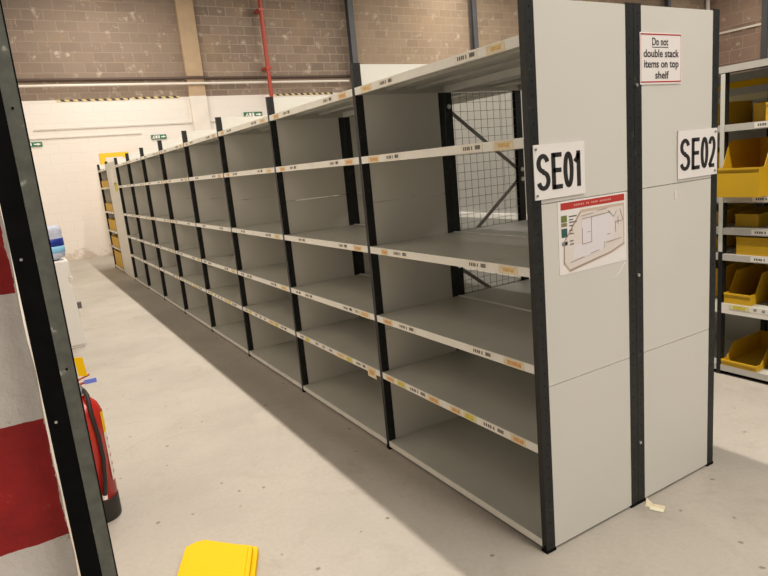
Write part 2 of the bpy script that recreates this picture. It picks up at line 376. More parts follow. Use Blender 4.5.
def exit_sign(x0, x1, z0, z1, label):
    t = thing('exit_sign', label, 'sign', ((x0 + x1) / 2, 15.3, (z0 + z1) / 2), group='green exit signs on the back wall')
    w = (x1 - x0) / 2; h = (z1 - z0) / 2
    MB().box(-w, w, -.03, -.002, -h, h, M_GREEN).build('plate', t)
    g = MB(); y = -.034
    for f in ((-.10, .10, -.7, .7),): g.box(f[0] * w, f[1] * w, y, -.03, f[2] * h, f[3] * h, M_WHITE)
    g.prism([(.3 * w, y, -.25 * h), (.6 * w, y, -.25 * h), (.6 * w, y, -.6 * h), (.92 * w, y, 0), (.6 * w, y, .6 * h), (.6 * w, y, .25 * h), (.3 * w, y, .25 * h)], (0, .004, 0), M_WHITE)
    # running figure and doorway
    g.box(-.45 * w, -.2 * w, y, -.03, -.65 * h, .65 * h, M_WHITE)
    g.bar((-.62 * w, y + .002, .25 * h), (-.7 * w, y + .002, -.2 * h), .05, .004, M_WHITE, (0, 1, 0))
    g.bar((-.7 * w, y + .002, -.2 * h), (-.86 * w, y + .002, -.6 * h), .03, .004, M_WHITE, (0, 1, 0))
    g.bar((-.68 * w, y + .002, -.2 * h), (-.52 * w, y + .002, -.6 * h), .03, .004, M_WHITE, (0, 1, 0))
    g.box(-.66 * w, -.57 * w, y, -.03, .4 * h, .7 * h, M_WHITE)
    g.build('pictogram', t)
exit_sign(-1.28, -.78, 2.795, 2.90, 'green exit sign on the white back wall at far left beside the near upright')
exit_sign(1.72, 2.10, 2.80, 2.91, 'green exit sign on the white back wall above the far end of the shelving')
exit_sign(4.27, 4.80, 3.24, 3.38, 'green exit sign under the red pipe, rightmost and highest on the wall')

# ------------------------------------------------------------------ shelving parts (shared meshes, local to a bay)
# a bay spans local y 0..P, open face at local x = 0, back at x = D
CACHE = {}
def cached(key, fn):
    if key not in CACHE: CACHE[key] = fn()
    return CACHE[key]
def post_mesh(front=True):
    def f():
        m = MB(); x0, x1 = (0, T) if front else (D - T, D - .001)
        w = W / 2; s = .0035
        # C-shaped section: face plus two webs with slots cut between
        xf0, xf1 = (x0, x0 + s) if front else (x1 - s, x1)
        m.box(xf0, xf1, -w, w, 0.012, H, M_POST)
        for sg in (-1, 1):
            ya, yb = sorted((sg * w, sg * (w - s)))
            xa, xb = (xf1, x1) if front else (x0, xf0)
            m.box(xa, xb, ya, yb, .012, H, M_POST)
            xm = (xa + xb) / 2; yo = sg * (w + .0002)
            z = .03
            while z < H - .02:      # small keyhole slots
                m.box(xm - .0018, xm + .0018, min(yo, sg * w), max(yo, sg * w), z, z + .008, M_BLACK); z += .05
        m.box(x0 + s, x1 - s, -w + .006, w - .006, .012, H - .002, M_BLACK)
        return m.mesh('upright')
    return cached(('post', front), f)
def foot_mesh(front=True):
    def f():
        m = MB(); x0, x1 = (-.003, T + .002) if front else (D - T - .004, D - .0015)
        m.box(x0, x1, -W / 2 - .002, W / 2 + .002, 0, .012, M_BLACK)
        m.tube([((x0 + .004), -.002, .012), (x0 + .004, -.002, .03)], .005, M_BLACK, 8)
        return m.mesh('foot')
    return cached(('foot', front), f)
def panel_mesh(i):
    def f():
        m = MB(); z0 = .012 + (0 if i == 0 else .7217 * i - .0105); z1 = .7217 * (i + 1) if i < 2 else H - .006
        if i < 2: z1 -= .0015
        m.box(T - .004, D - T + .004, -.0125, .0125, z0, z1, M_PANEL)
        return m.mesh('side_panel')
    return cached(('panel', i), f)
def meshpanel():
    def f():
        m = MB(); a, b = T, D - T; z0, z1 = .05, 2.13; g = .05
        for i in range(int((b - a) / g) + 1):
            x = a + .02 + i * g
            if x < b: m.bar((x, 0, z0), (x, 0, z1), .002, .002, M_WIRE, (0, 1, 0))
        for i in range(int((z1 - z0) / g) + 1):
            z = z0 + i * g; m.bar((a, .003, z), (b, .003, z), .002, .002, M_WIRE)
        return m.mesh('mesh_panel')
    return cached('meshpanel', f)
def brace_mesh(i):
    def f():
        m = MB(); zs = [1.93, 1.53, 1.47, 1.07, 1.0, .60, .54, .14]
        za, zb = zs[2 * i], zs[2 * i + 1]
        xa, xb = (D - .02, .02) if i % 2 == 0 else (.02, D - .02)   # local: back to front
        m.bar((xa, -.018, za), (xb, -.018, zb), .004, .022, M_BRACE, (0, 0, 1))
        for x, z in ((xa, za), (xb, zb)):
            m.box(x - .022, x + .016, -.026, -.020, z - .018, z + .018, M_STEEL); m.tube([(x, .014, z), (x, .022, z)], .014, M_STEEL, 8)
        return m.mesh('brace')
    return cached(('brace', i), f)
def shelf_mesh(lev):
    def f():
        m = MB(); z = LEV[lev]; y0, y1 = W / 2 + .001, P - W / 2 - .001; h = LIP if lev < 5 else .033
        ft = .0015
        m.box(.002, D - .003, y0, y1, z - .002, z, M_SHELF)                       # deck
        m.box(0, .002, y0, y1, z - h, z, M_LIPC)                                  # front lip
        m.box(.002, .016, y0, y1, z - h, z - h + .002, M_LIPC)                    # return flange
        m.box(D - .008, D - .003, y0, y1, z - h, z + .005, M_LIPC)
        m.box(.002, D - .005, y0, y0 + .002, z - h, z - .002, M_SHELF); m.box(.002, D - .005, y1 - .002, y1, z - h, z - .002, M_SHELF)
        for x in (.19, .38): m.box(x, x + .05, y0 + .002, y1 - .002, z - .016, z - .002, M_SHELF)   # stiffener under the deck
        return m.mesh('shelf')
    return cached(('shelf', lev), f)
def label_mesh(kind, w=.14, hang=0.0):
    """a sticker on a lip; local: y from 0..w, z from -h..0, front at x=-0.001"""
    def f():
        m = MB(); h = .033; x = -.0012
        def r(y0, y1, z0, z1, mt, d=0): m.box(x - .0004 - d, x - d, y0 * w, y1 * w, -h + z0 * h, -h + z1 * h, mt)
        if kind == 'white':
            m.box(x, -.0001, 0, w, -h, 0, M_PAPER)
            # barcode block and printed code (illegible marks)
            for k in range(9): r(.10 + k * .026, .10 + k * .026 + .016, .3, .8, M_INK)
            for a, b in ((.45, .50), (.56, .62), (.64, .70), (.73, .79), (.82, .87)): r(a, b, .3, .75, M_INKG)
        elif kind == 'orange':
            m.box(x, -.0001, 0, w, -h - .002, -.001, M_CREAM); r(.14, .82, .18, .72, M_ORANGE)
        elif kind == 'amber':
            m.box(x, -.0001, 0, w, -h - .003, -.001, M_CREAM); r(.2, .75, .25, .7, mat('amber_label_ink', (.68, .45, .16), .6, noise=.3, nscale=100))
        elif kind == 'yellow':
            m.box(x, -.0001, 0, w, -h, -.001, mat('pale_yellow_paper', (.70, .66, .36), .6)); r(.2, .8, .15, .8, M_YLAB)
        elif kind == 'long':
            m.box(x, -.0001, 0, w, -h, 0, M_PAPER)
            for c in range(3):
                for k in range(6): r(.05 + c * .33 + k * .022, .05 + c * .33 + k * .022 + .013, .3, .8, M_INKG)
        elif kind == 'tag':
            m.box(x, -.0001, 0, w, -h * 1.9, 0, M_CREAM)
            m.box(x - .0005, x, .2 * w, .8 * w, -h * 1.4, -h * .5, M_ORANGE)
        return m.mesh('shelf_label')
    return cached(('label', kind, round(w, 3)), f)
LABDESC = {'white': 'white label with a black barcode', 'orange': 'cream label with orange print', 'amber': 'cream label with amber print',
           'yellow': 'yellow label', 'long': 'white label strip with grey barcodes', 'tag': 'cream tag hanging below the lip'}
# layout of labels per level of the nearest bay: (y_low, width, kind)
LAY0 = {0: [(1.06, .11, 'amber'), (.855, .14, 'white'), (.245, .14, 'white'), (.09, .10, 'amber')],
        1: [(1.05, .11, 'orange'), (.855, .14, 'white'), (.245, .14, 'white'), (.07, .11, 'amber')],
        2: [(1.05, .07, 'orange'), (.86, .15, 'white'), (.255, .14, 'white'), (.08, .11, 'amber')],
        3: [(1.07, .10, 'orange'), (.85, .17, 'white'), (.257, .15, 'white'), (.07, .12, 'orange')],
        4: [(1.10, .10, 'orange'), (.99, .095, 'yellow'), (.79, .18, 'white'), (.685, .10, 'orange'), (.51, .09, 'orange'), (.40, .095, 'yellow'), (.20, .17, 'white'), (.082, .09, 'orange')]}
def layout(k, lev):
    if k == 0: return LAY0[lev]
    rnd = random.Random(100 * k + lev)
    out = []
    if lev == 4 and k < 5:
        out = [(1.10, .07, 'white'), (.99, .09, 'yellow'), (.62, .33, 'long'), (.45, .12, 'amber'), (.35, .09, 'yellow'), (.17, .15, 'white')]
        if k == 1: out.append((.06, .10, 'tag'))
    elif lev == 3:
        out = [(1.05, .10, 'white'), (.85, .14, 'white'), (.27, .14, 'white')] + ([(.07, .12, 'amber')] if k < 6 else [])
        if k == 1: out.append((.20, .05, 'long'))
    else:
        out = [(.86, .13, 'white'), (.25, .13, 'white')]
        if rnd.random() < .8: out.append((.08, .10, 'orange' if k % 2 else 'amber'))
        if rnd.random() < .5: out.append((1.06, .10, 'orange'))
    return out

def frame(parent, y, kind='solid', bolts=()):
    for fr in (True, False):
        u = link('upright', post_mesh(fr), parent, (0, y, 0))
        link('foot', foot_mesh(fr), u)
    if kind == 'solid':
        for i in range(3): link('side_panel', panel_mesh(i), parent, (0, y, 0))
    else:
        link('mesh_panel', meshpanel(), parent, (0, y, 0))['label'] = 'grey square wire mesh panel'
        for i in range(4): link('brace', brace_mesh(i), parent, (0, y, 0))
def bay(label, loc, rz, frames, k, levels=range(6), labels=True, group=None):
    t = thing('shelving_bay', label, 'shelving', loc, rz, group)
    for y, kind in frames: frame(t, y, kind)
    for lv in levels:
        s = link('shelf', shelf_mesh(lv), t)
        if labels and lv < 5:
            for y0, w, kd in layout(k, lv):
                l = link('shelf_label', label_mesh(kd, w), s, (0, y0, LEV[lv] - .002)); l['label'] = LABDESC[kd]
    return t
ORD = ['first', 'second', 'third', 'fourth', 'fifth', 'sixth', 'seventh', 'eighth', 'ninth', 'tenth']
FG = 'bays of the long grey shelving run facing the left aisle'
for k in range(8):
    lab = ('nearest empty grey shelving bay of the left-facing run, its side carrying the SE01 sign' if k == 0 else
           '%s empty shelving bay from the near end of the left-facing run' % ORD[k])
    bay(lab, (0, k * P, 0), 0, [(0, 'solid')], k, group=FG)
t = thing('shelving_bay', 'far shelving bay closed off by a pale grey front panel', 'shelving', (0, 8 * P, 0), 0, FG)
frame(t, 0, 'solid')
MB().box(.002, .012, W / 2 + .003, P - W / 2 - .003, .012, 2.12, M_PANEL).build('front_panel', t)
MB().box(-.001, .002, .34, .72, 1.72, 2.0, M_PAPER).build('notice_sheet', t)['label'] = 'white paper notice stuck on the panel'
MB().box(-.001, .002, .12, .5, 1.60, 1.75, M_YLAB).build('notice_sheet', t)['label'] = 'small olive green notice stuck on the panel'
t = bay('farthest bay at the end of the run, filled with yellow bins', (0, 9 * P, 0), 0, [(0, 'solid'), (P, 'solid')], 9, group=FG)

BG = 'bays of the right-facing shelving run behind the first'
for k in range(10):
    frs = [(P, 'mesh' if k in (1, 3, 5, 7) else 'solid')]
    if k == 9: frs.append((0, 'solid'))
    lab = ('nearest bay of the right-facing run, its side panel carrying the SE02 sign' if k == 0 else
           'second right-facing bay, behind a wire mesh side panel with diagonal braces' if k == 1 else
           '%s bay from the near end of the right-facing run behind' % ORD[k])
    bay(lab, (2 * D, (k + 1) * P, 0), math.pi, frs, k, labels=(k < 2), group=BG)

# small bolts joining the two end frames
for z in (1.86, 1.08, .306):
    tag(MB().tube([(.5965, -.0145, z), (.5965, -.021, z)], .007, M_STEEL, 10).build('bolt'),
        'silver bolt on the middle black upright, %s' % {1.86: 'beside the top shelf notice', 1.08: 'just below floor plan height', .306: 'lowest near the floor'}[z], 'bolt', 'silver bolts on the middle upright')

# ------------------------------------------------------------------ signs on the end panels
def arc(cx, cz, rx, rz, a0, a1, n=14):
    return [(cx + rx * math.cos(math.radians(a0 + (a1 - a0) * i / n)), cz + rz * math.sin(math.radians(a0 + (a1 - a0) * i / n))) for i in range(n + 1)]
GLYPH = {'S': [arc(.5, .735, .38, .205, 12, 270) + arc(.5, .275, .42, .215, 90, -165)[0:]],
         'E': [[(.14, 0), (.14, 1)], [(.08, .94), (.94, .94)], [(.1, .52), (.88, .52)], [(.08, .06), (.98, .06)]],
         '0': [arc(.5, .5, .38, .44, 0, 360, 28)],
         '1': [[(.72, 0), (.72, 1)], [(.72, .93), (.5, .80), (.05, .70)]],
         '2': [arc(.5, .70, .37, .24, 165, -25) + [(.68, .42), (.30, .18), (.12, .06)], [(.06, .06), (.92, .06)]]}
def stroke_text(txt, x0, x1, z0, z1, parent):
    spans = [(.06, .28), (.34, .545), (.58, .745), (.79, .90) if txt[-1] == '1' else (.775, .94)]
    for i, ch in enumerate(txt):
        m = MB(); gx = x0 + spans[i][0] * (x1 - x0); gw = (spans[i][1] - spans[i][0]) * (x1 - x0); gh = z1 - z0; th = .021
        for st in GLYPH[ch]:
            p = [Vector((gx + a * gw, 0, z0 + b * gh)) for a, b in st]
            L_, R_ = [], []
            for k, q in enumerate(p):
                closed = (p[0] - p[-1]).length < 1e-5
                a = p[k - 1] if k else (p[-2] if closed else q); b = p[k + 1] if k < len(p) - 1 else (p[1] if closed else q)
                d = (b - a).normalized(); nn = Vector((-d.z, 0, d.x)) * th / 2
                nn.z *= .8
                L_.append(q + nn); R_.append(q - nn)
            for k in range(len(p) - 1):
                m.prism([(v.x, -.0041, v.z) for v in (L_[k], R_[k], R_[k + 1], L_[k + 1])], (0, -.0008, 0), M_INK)
        m.build('letter', parent)

def code_sign(txt, x0, x1, z0, z1, y, label, holes):
    t = thing('location_sign', label, 'sign', ((x0 + x1) / 2, y, (z0 + z1) / 2))
    w = (x1 - x0) / 2; h = (z1 - z0) / 2
    MB().box(-w, w, -.004, 0, -h, h, M_WHITE).build('plate', t)
    stroke_text(txt, -w, w, -h * .68, h * .66, t)
    for a, b in holes:
        MB().tube([(a * w, -.004, b * h), (a * w, -.008, b * h)], .005, M_BRACE, 10).build('screw', t)
code_sign('SE01', .013, .281, 1.461, 1.661, -.0145, 'white plate reading SE01 in tall black letters on the left end panel', [(-.92, .84), (-.92, -.84)])
code_sign('SE02', .867, 1.157, 1.459, 1.665, -.0145, 'white plate reading SE02 in tall black letters on the right end panel', [(.88, .84), (.88, -.84)])

t = thing('notice_sign', 'white notice with red border saying Do not double stack items on top shelf', 'sign', (.757, -.0144, 1.9625))
w, h = .136, .101
MB().box(-w, w, -.0012, 0, -h, h, M_WHITE).build('sheet', t)
b_ = MB(); y0, y1 = -.0018, -.0012
b_.box(-w * .97, w * .97, y0, y1, h * .90, h * .95, M_RED).box(-w * .97, w * .97, y0, y1, -h * .93, -h * .88, M_RED)
b_.box(-w * .97, -w * .95, y0, y1, -h * .93, h * .95, M_PINK).box(w * .95, w * .97, y0, y1, -h * .93, h * .95, M_PINK)
b_.build('border', t)
for s_, a, b, z in (('Do not', -.44, .33, .50), ('double stack', -.84, .86, .05), ('items on top', -.82, .84, -.37), ('shelf', -.30, .36, -.79)):
    text_mesh('lettering', s_, a * w, b * w, z * h - (.08 * h if 'p' in s_ else 0), (z + .30) * h, mat('notice_print_ink', (.03, .02, .02), .6), t, y=-.002, bold=.018)
MB().box(-.44 * w, .33 * w, y0, y1, .42 * h, .45 * h, M_INK).build('underline', t)

# site plan poster
t = thing('floor_plan_poster', 'white site floor plan sheet with red header, below the SE01 sign', 'poster', (.327, -.0128, 1.3))
w, h = .1965, .1425
MB().box(-w, w, -.001, 0, -h, h, M_WHITE).build('sheet', t)
MB().box(-w * .92, w * .95, -.0016, -.001, h * .76, h * .95, M_REDH).build('header_band', t)
g = MB()
for i in range(22):
    if i in (6, 9, 14): continue
    xx = -.55 + i * .05; g.box(w * xx, w * (xx + .032), -.0019, -.0016, h * .83, h * .88, M_PINK)
g.build('header_print', t)
pk = mat('plan_path_ink', (.60, .47, .38), .6); lil = mat('plan_room_ink', (.78, .73, .76), .6); ol = mat('plan_outline_ink', (.25, .17, .17), .6)
g = MB(); yy = -.0015
def P2(l): return [(a * w, yy, b * h) for a, b in l]
def poly(l, m, lift=0): g.prism([(a * w, yy - lift, b * h) for a, b in l], (0, .0005, 0), m)
poly([(-.88, -.72), (-.86, -.1), (-.36, .70), (.94, .70), (.94, -.52), (.5, -.7), (-.72, -.96)], pk)
poly([(-.85, -.66), (-.83, -.1), (-.34, .62), (.90, .62), (.90, -.50), (.5, -.64), (-.72, -.88)], mat('plan_ground_ink', (.76, .69, .64), .6), .0004)
poly([(-.34, .42), (-.36, -.25), (-.62, -.25), (-.62, -.62), (.1, -.58), (.32, -.5), (.32, -.30), (.62, -.28), (.62, .48)], lil, .0008)
def ln(a, b, m=ol, t_=.0018): g.bar((a[0] * w, yy - .0013, a[1] * h), (b[0] * w, yy - .0013, b[1] * h), .0006, t_, m, (0, 0, 1))
for a, b in (((-.34, .44), (.5, .50)), ((-.07, .46), (-.07, -.25)), ((-.34, .2), (-.34, -.26)), ((-.34, -.26), (-.07, -.24)), ((-.2, .05), (-.1, .06)), ((.40, -.12), (.5, -.11)),
             ((.66, .2), (.66, -.1)), ((.66, .2), (.86, .2)), ((.36, -.35), (.84, -.30)), ((-.70, -.70), (-.3, -.62)), ((-.1, -.56), (.15, -.52)), ((.45, .55), (.6, .35)), ((.6, .35), (.7, .5)), ((-.86, -.1), (-.38, .66)),
             ((-.88, -.72), (-.86, -.1)), ((-.72, -.92), (.5, -.64)), ((.5, -.64), (.92, -.46)), ((.74, .1), (.74, .35)), ((.3, -.5), (.3, -.3)), ((-.36, .52), (0, .56)), ((.1, .6), (.4, .62)), ((.8, .55), (.9, .2))):
    ln(a, b)
g.build('plan_drawing', t)
g = MB()
for z, m, hh in ((.52, mat('legend_olive', (.15, .2, .04), .6), .09), (.36, mat('legend_brown', (.25, .22, .12), .6), .05), (.14, mat('legend_green', (.03, .10, .08), .6), .12), (-.15, mat('legend_grey', (.3, .3, .3), .6), .05)):
    g.box(-w * .92, -w * .76, yy - .0004, yy, h * (z - hh), h * (z + hh), m)
    g.box(-w * .70, -w * (.48 if z > .3 else .6), yy - .0004, yy, h * (z + .03), h * (z + .06), M_INKG)
    g.box(-w * .70, -w * .58, yy - .0004, yy, h * (z - .06), h * (z - .03), M_INKG)
g.build('legend', t)

# small pale scratch-like plastic tie on the panel and paper scraps
tag(MB().tube([(.44, -.0145, 1.092), (.478, -.017, 1.115), (.512, -.0145, 1.148)], .0016, M_WHITE, 6).build('cable_tie'), 'thin white plastic tie stuck on the end panel below the floor plan', 'cable tie')
tag(MB().box(.852, .864, -.0142, -.0128, 1.375, 1.412, M_PAPER).build('tape_scrap'), 'tiny pale scrap of tape on the panel below the SE02 sign', 'tape')
g = MB()
g.add([(.585, -.075, .001), (.635, -.052, .001), (.66, -.10, .001), (.607, -.125, .001)], [(0, 1, 2, 3)], M_CREAM)
g.add([(.59, -.045, .0015), (.642, -.015, .012), (.635, -.052, .002), (.60, -.07, .002)], [(0, 1, 2, 3)], M_CREAM)
g.prism([(.582, -.072, .002), (.607, -.125, .002), (.626, -.118, .006), (.603, -.062, .007)], (0, 0, .001), mat('pale_yellow_card', (.82, .78, .55), .6))
tag(g.build('paper_scrap'), 'folded pale yellow paper scrap on the floor at the middle upright', 'paper')
tag(MB().box(.03, .036, -.035, .03, 0, .002, M_CREAM).build('paper_sliver', loc=(.035, .25, 1.2085), rz=.75), 'thin white paper sliver lying on the third shelf of the nearest bay', 'paper')

# ------------------------------------------------------------------ bins
def bin_mesh(w, d, h, m=None, front=.45):
    """open-fronted picking bin: opening towards -x; x 0..d, y 0..w"""
    m = m or M_YEL
    def f():
        b = MB(); t = .004
        b.box(0, d, 0, w, 0, t, m)
        b.box(d - t, d, t, w - t, t, h, m)
        for y in (0, w - t):
            b.prism([(0, y, t), (d, y, t), (d, y, h), (.28 * d, y, h), (.12 * d, y, h * front), (0, y, h * front)], (0, t, 0), m)
        b.box(0, t, t, w - t, t, h * front, m)
        b.box(-.006, 0, 0, w, h * front - .012, h * front, m)                     # front rim
        b.box(d, d + .005, 0, w, h - .015, h, m)
        for y in (-.005, w): b.box(.3 * d, d, y, y + .005, h - .014, h, m)        # side rims
        return b.mesh('storage_bin')
    return cached(('bin', w, d, h, m.name, front), f)
def put_bin(x, y, z, w, d, h, label, group, front=.45, m=None):
    o = link('storage_bin', bin_mesh(w, d, h, m, front), None, (x, y, z))
    return tag(o, label, 'bin', group)
g_ = 'yellow bins in the farthest shelving bay'
tl = {1: 'on the top shelf opening', 2: 'on the third shelf', 3: 'on the fourth shelf', 4: 'on the fifth shelf', 5: 'on the bottom shelf'}
for lv, hh in ((1, .14), (2, .17), (3, .24), (4, .22), (5, .36)):
    for j in range(3):
        put_bin(.02, 9 * P + .05 + j * .385, LEV[lv] + .001, .36, .5, hh, 'yellow bin %s of farthest bay, %s of three' % (tl[lv], ('nearest', 'middle', 'farthest')[j]), g_, front=.93)

# yellow frame behind the far end of the run
t = thing('safety_arch', 'yellow painted steel arch rising behind the far end of the shelving', 'frame', (0, 14.6, 0))
for nm, a in (('leg', (.33, .46, 0, 2.40)), ('leg', (.86, .99, 0, 2.40)), ('crossbar', (.33, .99, 2.40, 2.50))):
    MB().box(a[0], a[1], -.05, .05, a[2], a[3], M_YFR).build(nm, t)

# ------------------------------------------------------------------ right-hand rack across the right aisle
XR = 2.35; YR = .66
LR = [2.047, 1.684, 1.231, 1.020, .846, .510, .071]
M_RP = mat('lit_post_front', (.62, .62, .56), .5)
def rack_r(y0, label, near):
    t = thing('parts_rack', label, 'shelving', (XR, y0, 0), 0, 'racks across the right aisle')
    for y in ((0, P) if near else (P,)):
        for x in (0, .6 - T):
            u = MB().box(x, x + T, y - W / 2, y + W / 2, .0, 2.042, M_POST).build('upright', t)
            if x == 0: MB().box(-.002, 0, y - W / 2, y + W / 2, .86, 2.0, M_RP).build('lit_face_strip', u)  # light painted in: paler strip stands for the lit front of the upright
    MB().box(.603, .607, .002 if not near else -W / 2, P + W / 2, .03, 2.04, M_SHELF).build('back_panel', t)
    for i, z in enumerate(LR):
        hh = .043 if i != 5 else .07
        m = MB(); a, b = W / 2 + .001, P - W / 2 - .001
        if i == 0: a, b = (-W / 2 if near else W / 2 + .001), P + W / 2
        zz = z if i else z
        m.box(.002 if i else -.004, .6, a, b, zz - .002, zz, M_SHELF).box(-.004 if not i else 0, .002 if i else -.002, a, b, z - hh, z, M_GLIP if i != 5 else M_PAPER)
        m.box(.002, .018, W / 2 + .001, P - W / 2 - .001, z - hh, z - hh + .002, M_GLIP)
        s = m.build('shelf', t)
        if 0 < i < 6 and near:
            for j, yb in enumerate((P - .36, P - .62, P - .9)):
                kd = 'white' if i != 5 else 'long'
                l = link('shelf_label', label_mesh(kd, .16), s, (0, yb, z - .004)); l['label'] = LABDESC[kd]
            if i == 5:
                l = link('shelf_label', label_mesh('yellow', .13), s, (-.001, P - .20, z - .002)); l['label'] = 'yellow and red label'
    for zr, mr in ((1.96, M_YELB), (1.865, mat('cream_yellow_strip', (.75, .68, .40), .5)), (1.13, M_PAPER), (.965, M_PAPER), (.77, M_PAPER)):
        MB().box(.592, .595, W / 2 + .01, P - W / 2 - .01, zr - .022, zr + .022, mr).build('back_rail', t)
    MB().box(.03, .57, .02, P - .02, 0, .026, M_BLACK).build('plinth', t)['label'] = 'black plinth'
    return t
M_GLIP = mat('grey_lip_paint', (.50, .48, .44), .45)
rack_r(YR - P, 'right-hand parts rack beyond the SE02 panel, its shelves holding yellow bins', True)
rack_r(YR, 'second right-hand parts rack, partly seen through the mesh and between shelves', False)
# tall grey cabinet farther along the right aisle
t = thing('tall_cabinet', 'tall pale grey cabinet across the right aisle, seen through the wire mesh', 'cabinet', (2.5, 2.0, 0))
for k_ in range(3):
    MB().box(0, .02, k_ * .9 + .003, k_ * .9 + .897, 1.05, 2.5, M_CAB).build('door', t)
MB().box(.02, .6, 0, 2.7, 1.05, 2.5, M_CAB).build('body', t)
MB().box(-.03, .6, 0, 2.7, .93, 1.05, M_LIPC).build('ledge', t)
for z_ in (.75, .45, .08): MB().box(-.02, .6, 0, 2.7, z_ - .03, z_, M_LIPC).build('shelf', t)
MB().box(.58, .6, 0, 2.7, 0, .93, M_SHELF).build('back_panel', t)
for y_ in (0, 1.35, 2.68): MB().box(.0, .58, y_, y_ + .02, 0, .93, M_SHELF).build('divider', t)
tag(link('storage_bin', bin_mesh(.3, .4, .16, None, .9), None, (2.52, 2.15, .451)), 'yellow bin on a low shelf of the tall grey cabinet beyond the mesh', 'bin')
gr = 'yellow bins in the right-hand rack'
def rb(y, lev, w, d, h, label, x=.03, front=.45, dz=0): return put_bin(XR + x, y, LR[lev] + .001 + dz, w, d, h, label, gr, front)
rb(.44, 1, .19, .22, .13, 'yellow bin set back in the top opening of the right-hand rack, left one', x=.30, front=.92)
rb(.20, 1, .22, .46, .12, 'yellow bin in the top opening of the right-hand rack, right one', x=.05, front=.9)
rb(.375, 2, .265, .5, .35, 'largest yellow bin, jutting out of the rack beside the SE02 sign', x=-.09, front=.52)
rb(.08, 2, .28, .5, .24, 'large yellow bin under the second shelf, at the right picture edge', x=.03, front=.5)
rb(.47, 3, .15, .42, .09, 'small olive yellow bin in the shallow third opening', x=.10, front=.9)
rb(.30, 4, .265, .5, .12, 'wide yellow bin in the fourth opening of the right-hand rack', x=.02, front=.97)
rb(.46, 5, .175, .5, .20, 'tall yellow bin on the shelf with the white label strip', x=.01, front=.35)
rb(.14, 5, .22, .4, .20, 'yellow bin at the right of the shelf with the white label strip', x=.10, front=.96)
rb(.405, 6, .235, .5, .13, 'low yellow bin with bright front rim on the bottom shelf', x=.0, front=.3)
rb(.10, 6, .25, .5, .13, 'yellow bin on the bottom shelf at the right picture edge', x=.08, front=.95)
for lv_, y_, w_b, h_b, nm_ in ((1, .76, .2, .15, 'top'), (2, .72, .26, .30, 'second'), (3, .72, .2, .10, 'third'), (4, .75, .3, .10, 'fourth'), (5, .72, .25, .22, 'fifth')):
    rb(y_, lv_, w_b, .4, h_b, 'shaded yellow bin in the second right-hand rack, %s opening from the top' % nm_, x=.12, front=.93)
# wire baskets with metal parts in the second opening
for j, (y, z) in enumerate(((.17, 1.474),)):
    m = MB()
    for i in range(6):
        m.tube([(.03, i * .03, 0), (.03, i * .03, .13)], .0035, M_STEEL, 6)
    for zz in (0, .13): m.tube([(.03, 0, zz), (.03, .15, zz), (.3, .15, zz), (.3, 0, zz), (.03, 0, zz)], .004, M_STEEL, 6)
    for i in range(9): m.tube([(.03 + i * .033, 0, .002), (.03 + i * .033, .15, .002)], .003, M_STEEL, 6)
    m.tube([(.0, .12, .10), (.0, -.04, .05)], .007, M_CREAM, 8)
    o = m.build('wire_basket', None, (XR + .17, y, z)); tag(o, 'silver wire basket on the large yellow bin at the right picture edge', 'basket')

# ------------------------------------------------------------------ near left upright beside the painted wall end
t = thing('steel_upright', 'dark steel upright close to the camera beside the red and white wall end', 'upright', (-1.5875, 0, 0))
m = MB()
m.box(-.0165, .0175, 0, .004, .006, 2.9, M_POSTF).box(.0145, .0175, .004, .045, .006, 2.9, M_POSTF).box(-.0165, -.0135, .004, .045, .006, 2.9, M_POSTF)
m.box(-.0165, -.0130, -.0022, 0, .006, 2.9, M_POSTF)
m.box(.0175, .0205, -.001, .045, .006, 2.9, M_BLACK)
m.build('face_channel', t, bevel=.0008)
m = MB(); m.box(-.065, -.0166, .0, .005, .006, 2.9, M_BLACK).box(-.065, -.062, .005, .045, .006, 2.9, M_BLACK)
m.build('side_channel', t)['label'] = 'black side channel'
for z in (1.505, 1.093): MB().tube([(-.047, .0, z), (-.047, -.005, z)], .0035, M_STEEL, 10).build('bolt', t)
for z in (1.85, 1.22): MB().tube([(.0, .0, z), (.0, -.0015, z)], .003, M_BLACK, 10).build('rivet', t)
MB().box(-.067, .022, -.012, .052, 0, .006, M_BLACK).build('foot', t)

# ------------------------------------------------------------------ fire extinguisher
t = thing('fire_extinguisher', 'red fire extinguisher standing on the floor behind the near upright', 'fire extinguisher', (-1.518, 1.60, 0))
R = .086
prof = [(R * .93, .0), (R * .98, .006), (R, .02), (R, .115), (R * .985, .12)]
MB().lathe(prof, (0, 0, 0), M_RUBBER).build('base_skirt', t)['label'] = 'black base skirt'
prof = [(R * .97, .115), (R * .97, .55), (R * .93, .585), (R * .80, .615), (R * .55, .64), (R * .3, .65), (.022, .655), (.022, .675)]
cyl = MB().lathe(prof, (0, 0, 0), M_EXTR).build('cylinder', t)
m = MB(); a0, a1 = math.radians(-34), math.radians(34); k = 10
m.add([(R * .985 * math.cos(a0 + (a1 - a0) * i / k), R * .985 * math.sin(a0 + (a1 - a0) * i / k), z) for z in (.20, .46) for i in range(k + 1)],
      [(i, i + 1, k + 2 + i, k + 1 + i) for i in range(k)], M_PAPER)
for q in range(5):
    m.add([(R * .99 * math.cos(a0 + (a1 - a0) * i / k), R * .99 * math.sin(a0 + (a1 - a0) * i / k), z) for z in (.23 + q * .045, .245 + q * .045) for i in range(2, k - 1)],
          [(i, i + 1, k - 3 + i + 1, k - 3 + i) for i in range(k - 4)], M_RED)
m.build('instruction_label', cyl)['label'] = 'white and red instruction label'
m = MB()
m.add([(R * .988 * math.cos(a0 + (a1 - a0) * i / k), R * .988 * math.sin(a0 + (a1 - a0) * i / k), z) for z in (.46, .57) for i in range(k + 1)],
      [(i, i + 1, k + 2 + i, k + 1 + i) for i in range(k)], M_YELB)
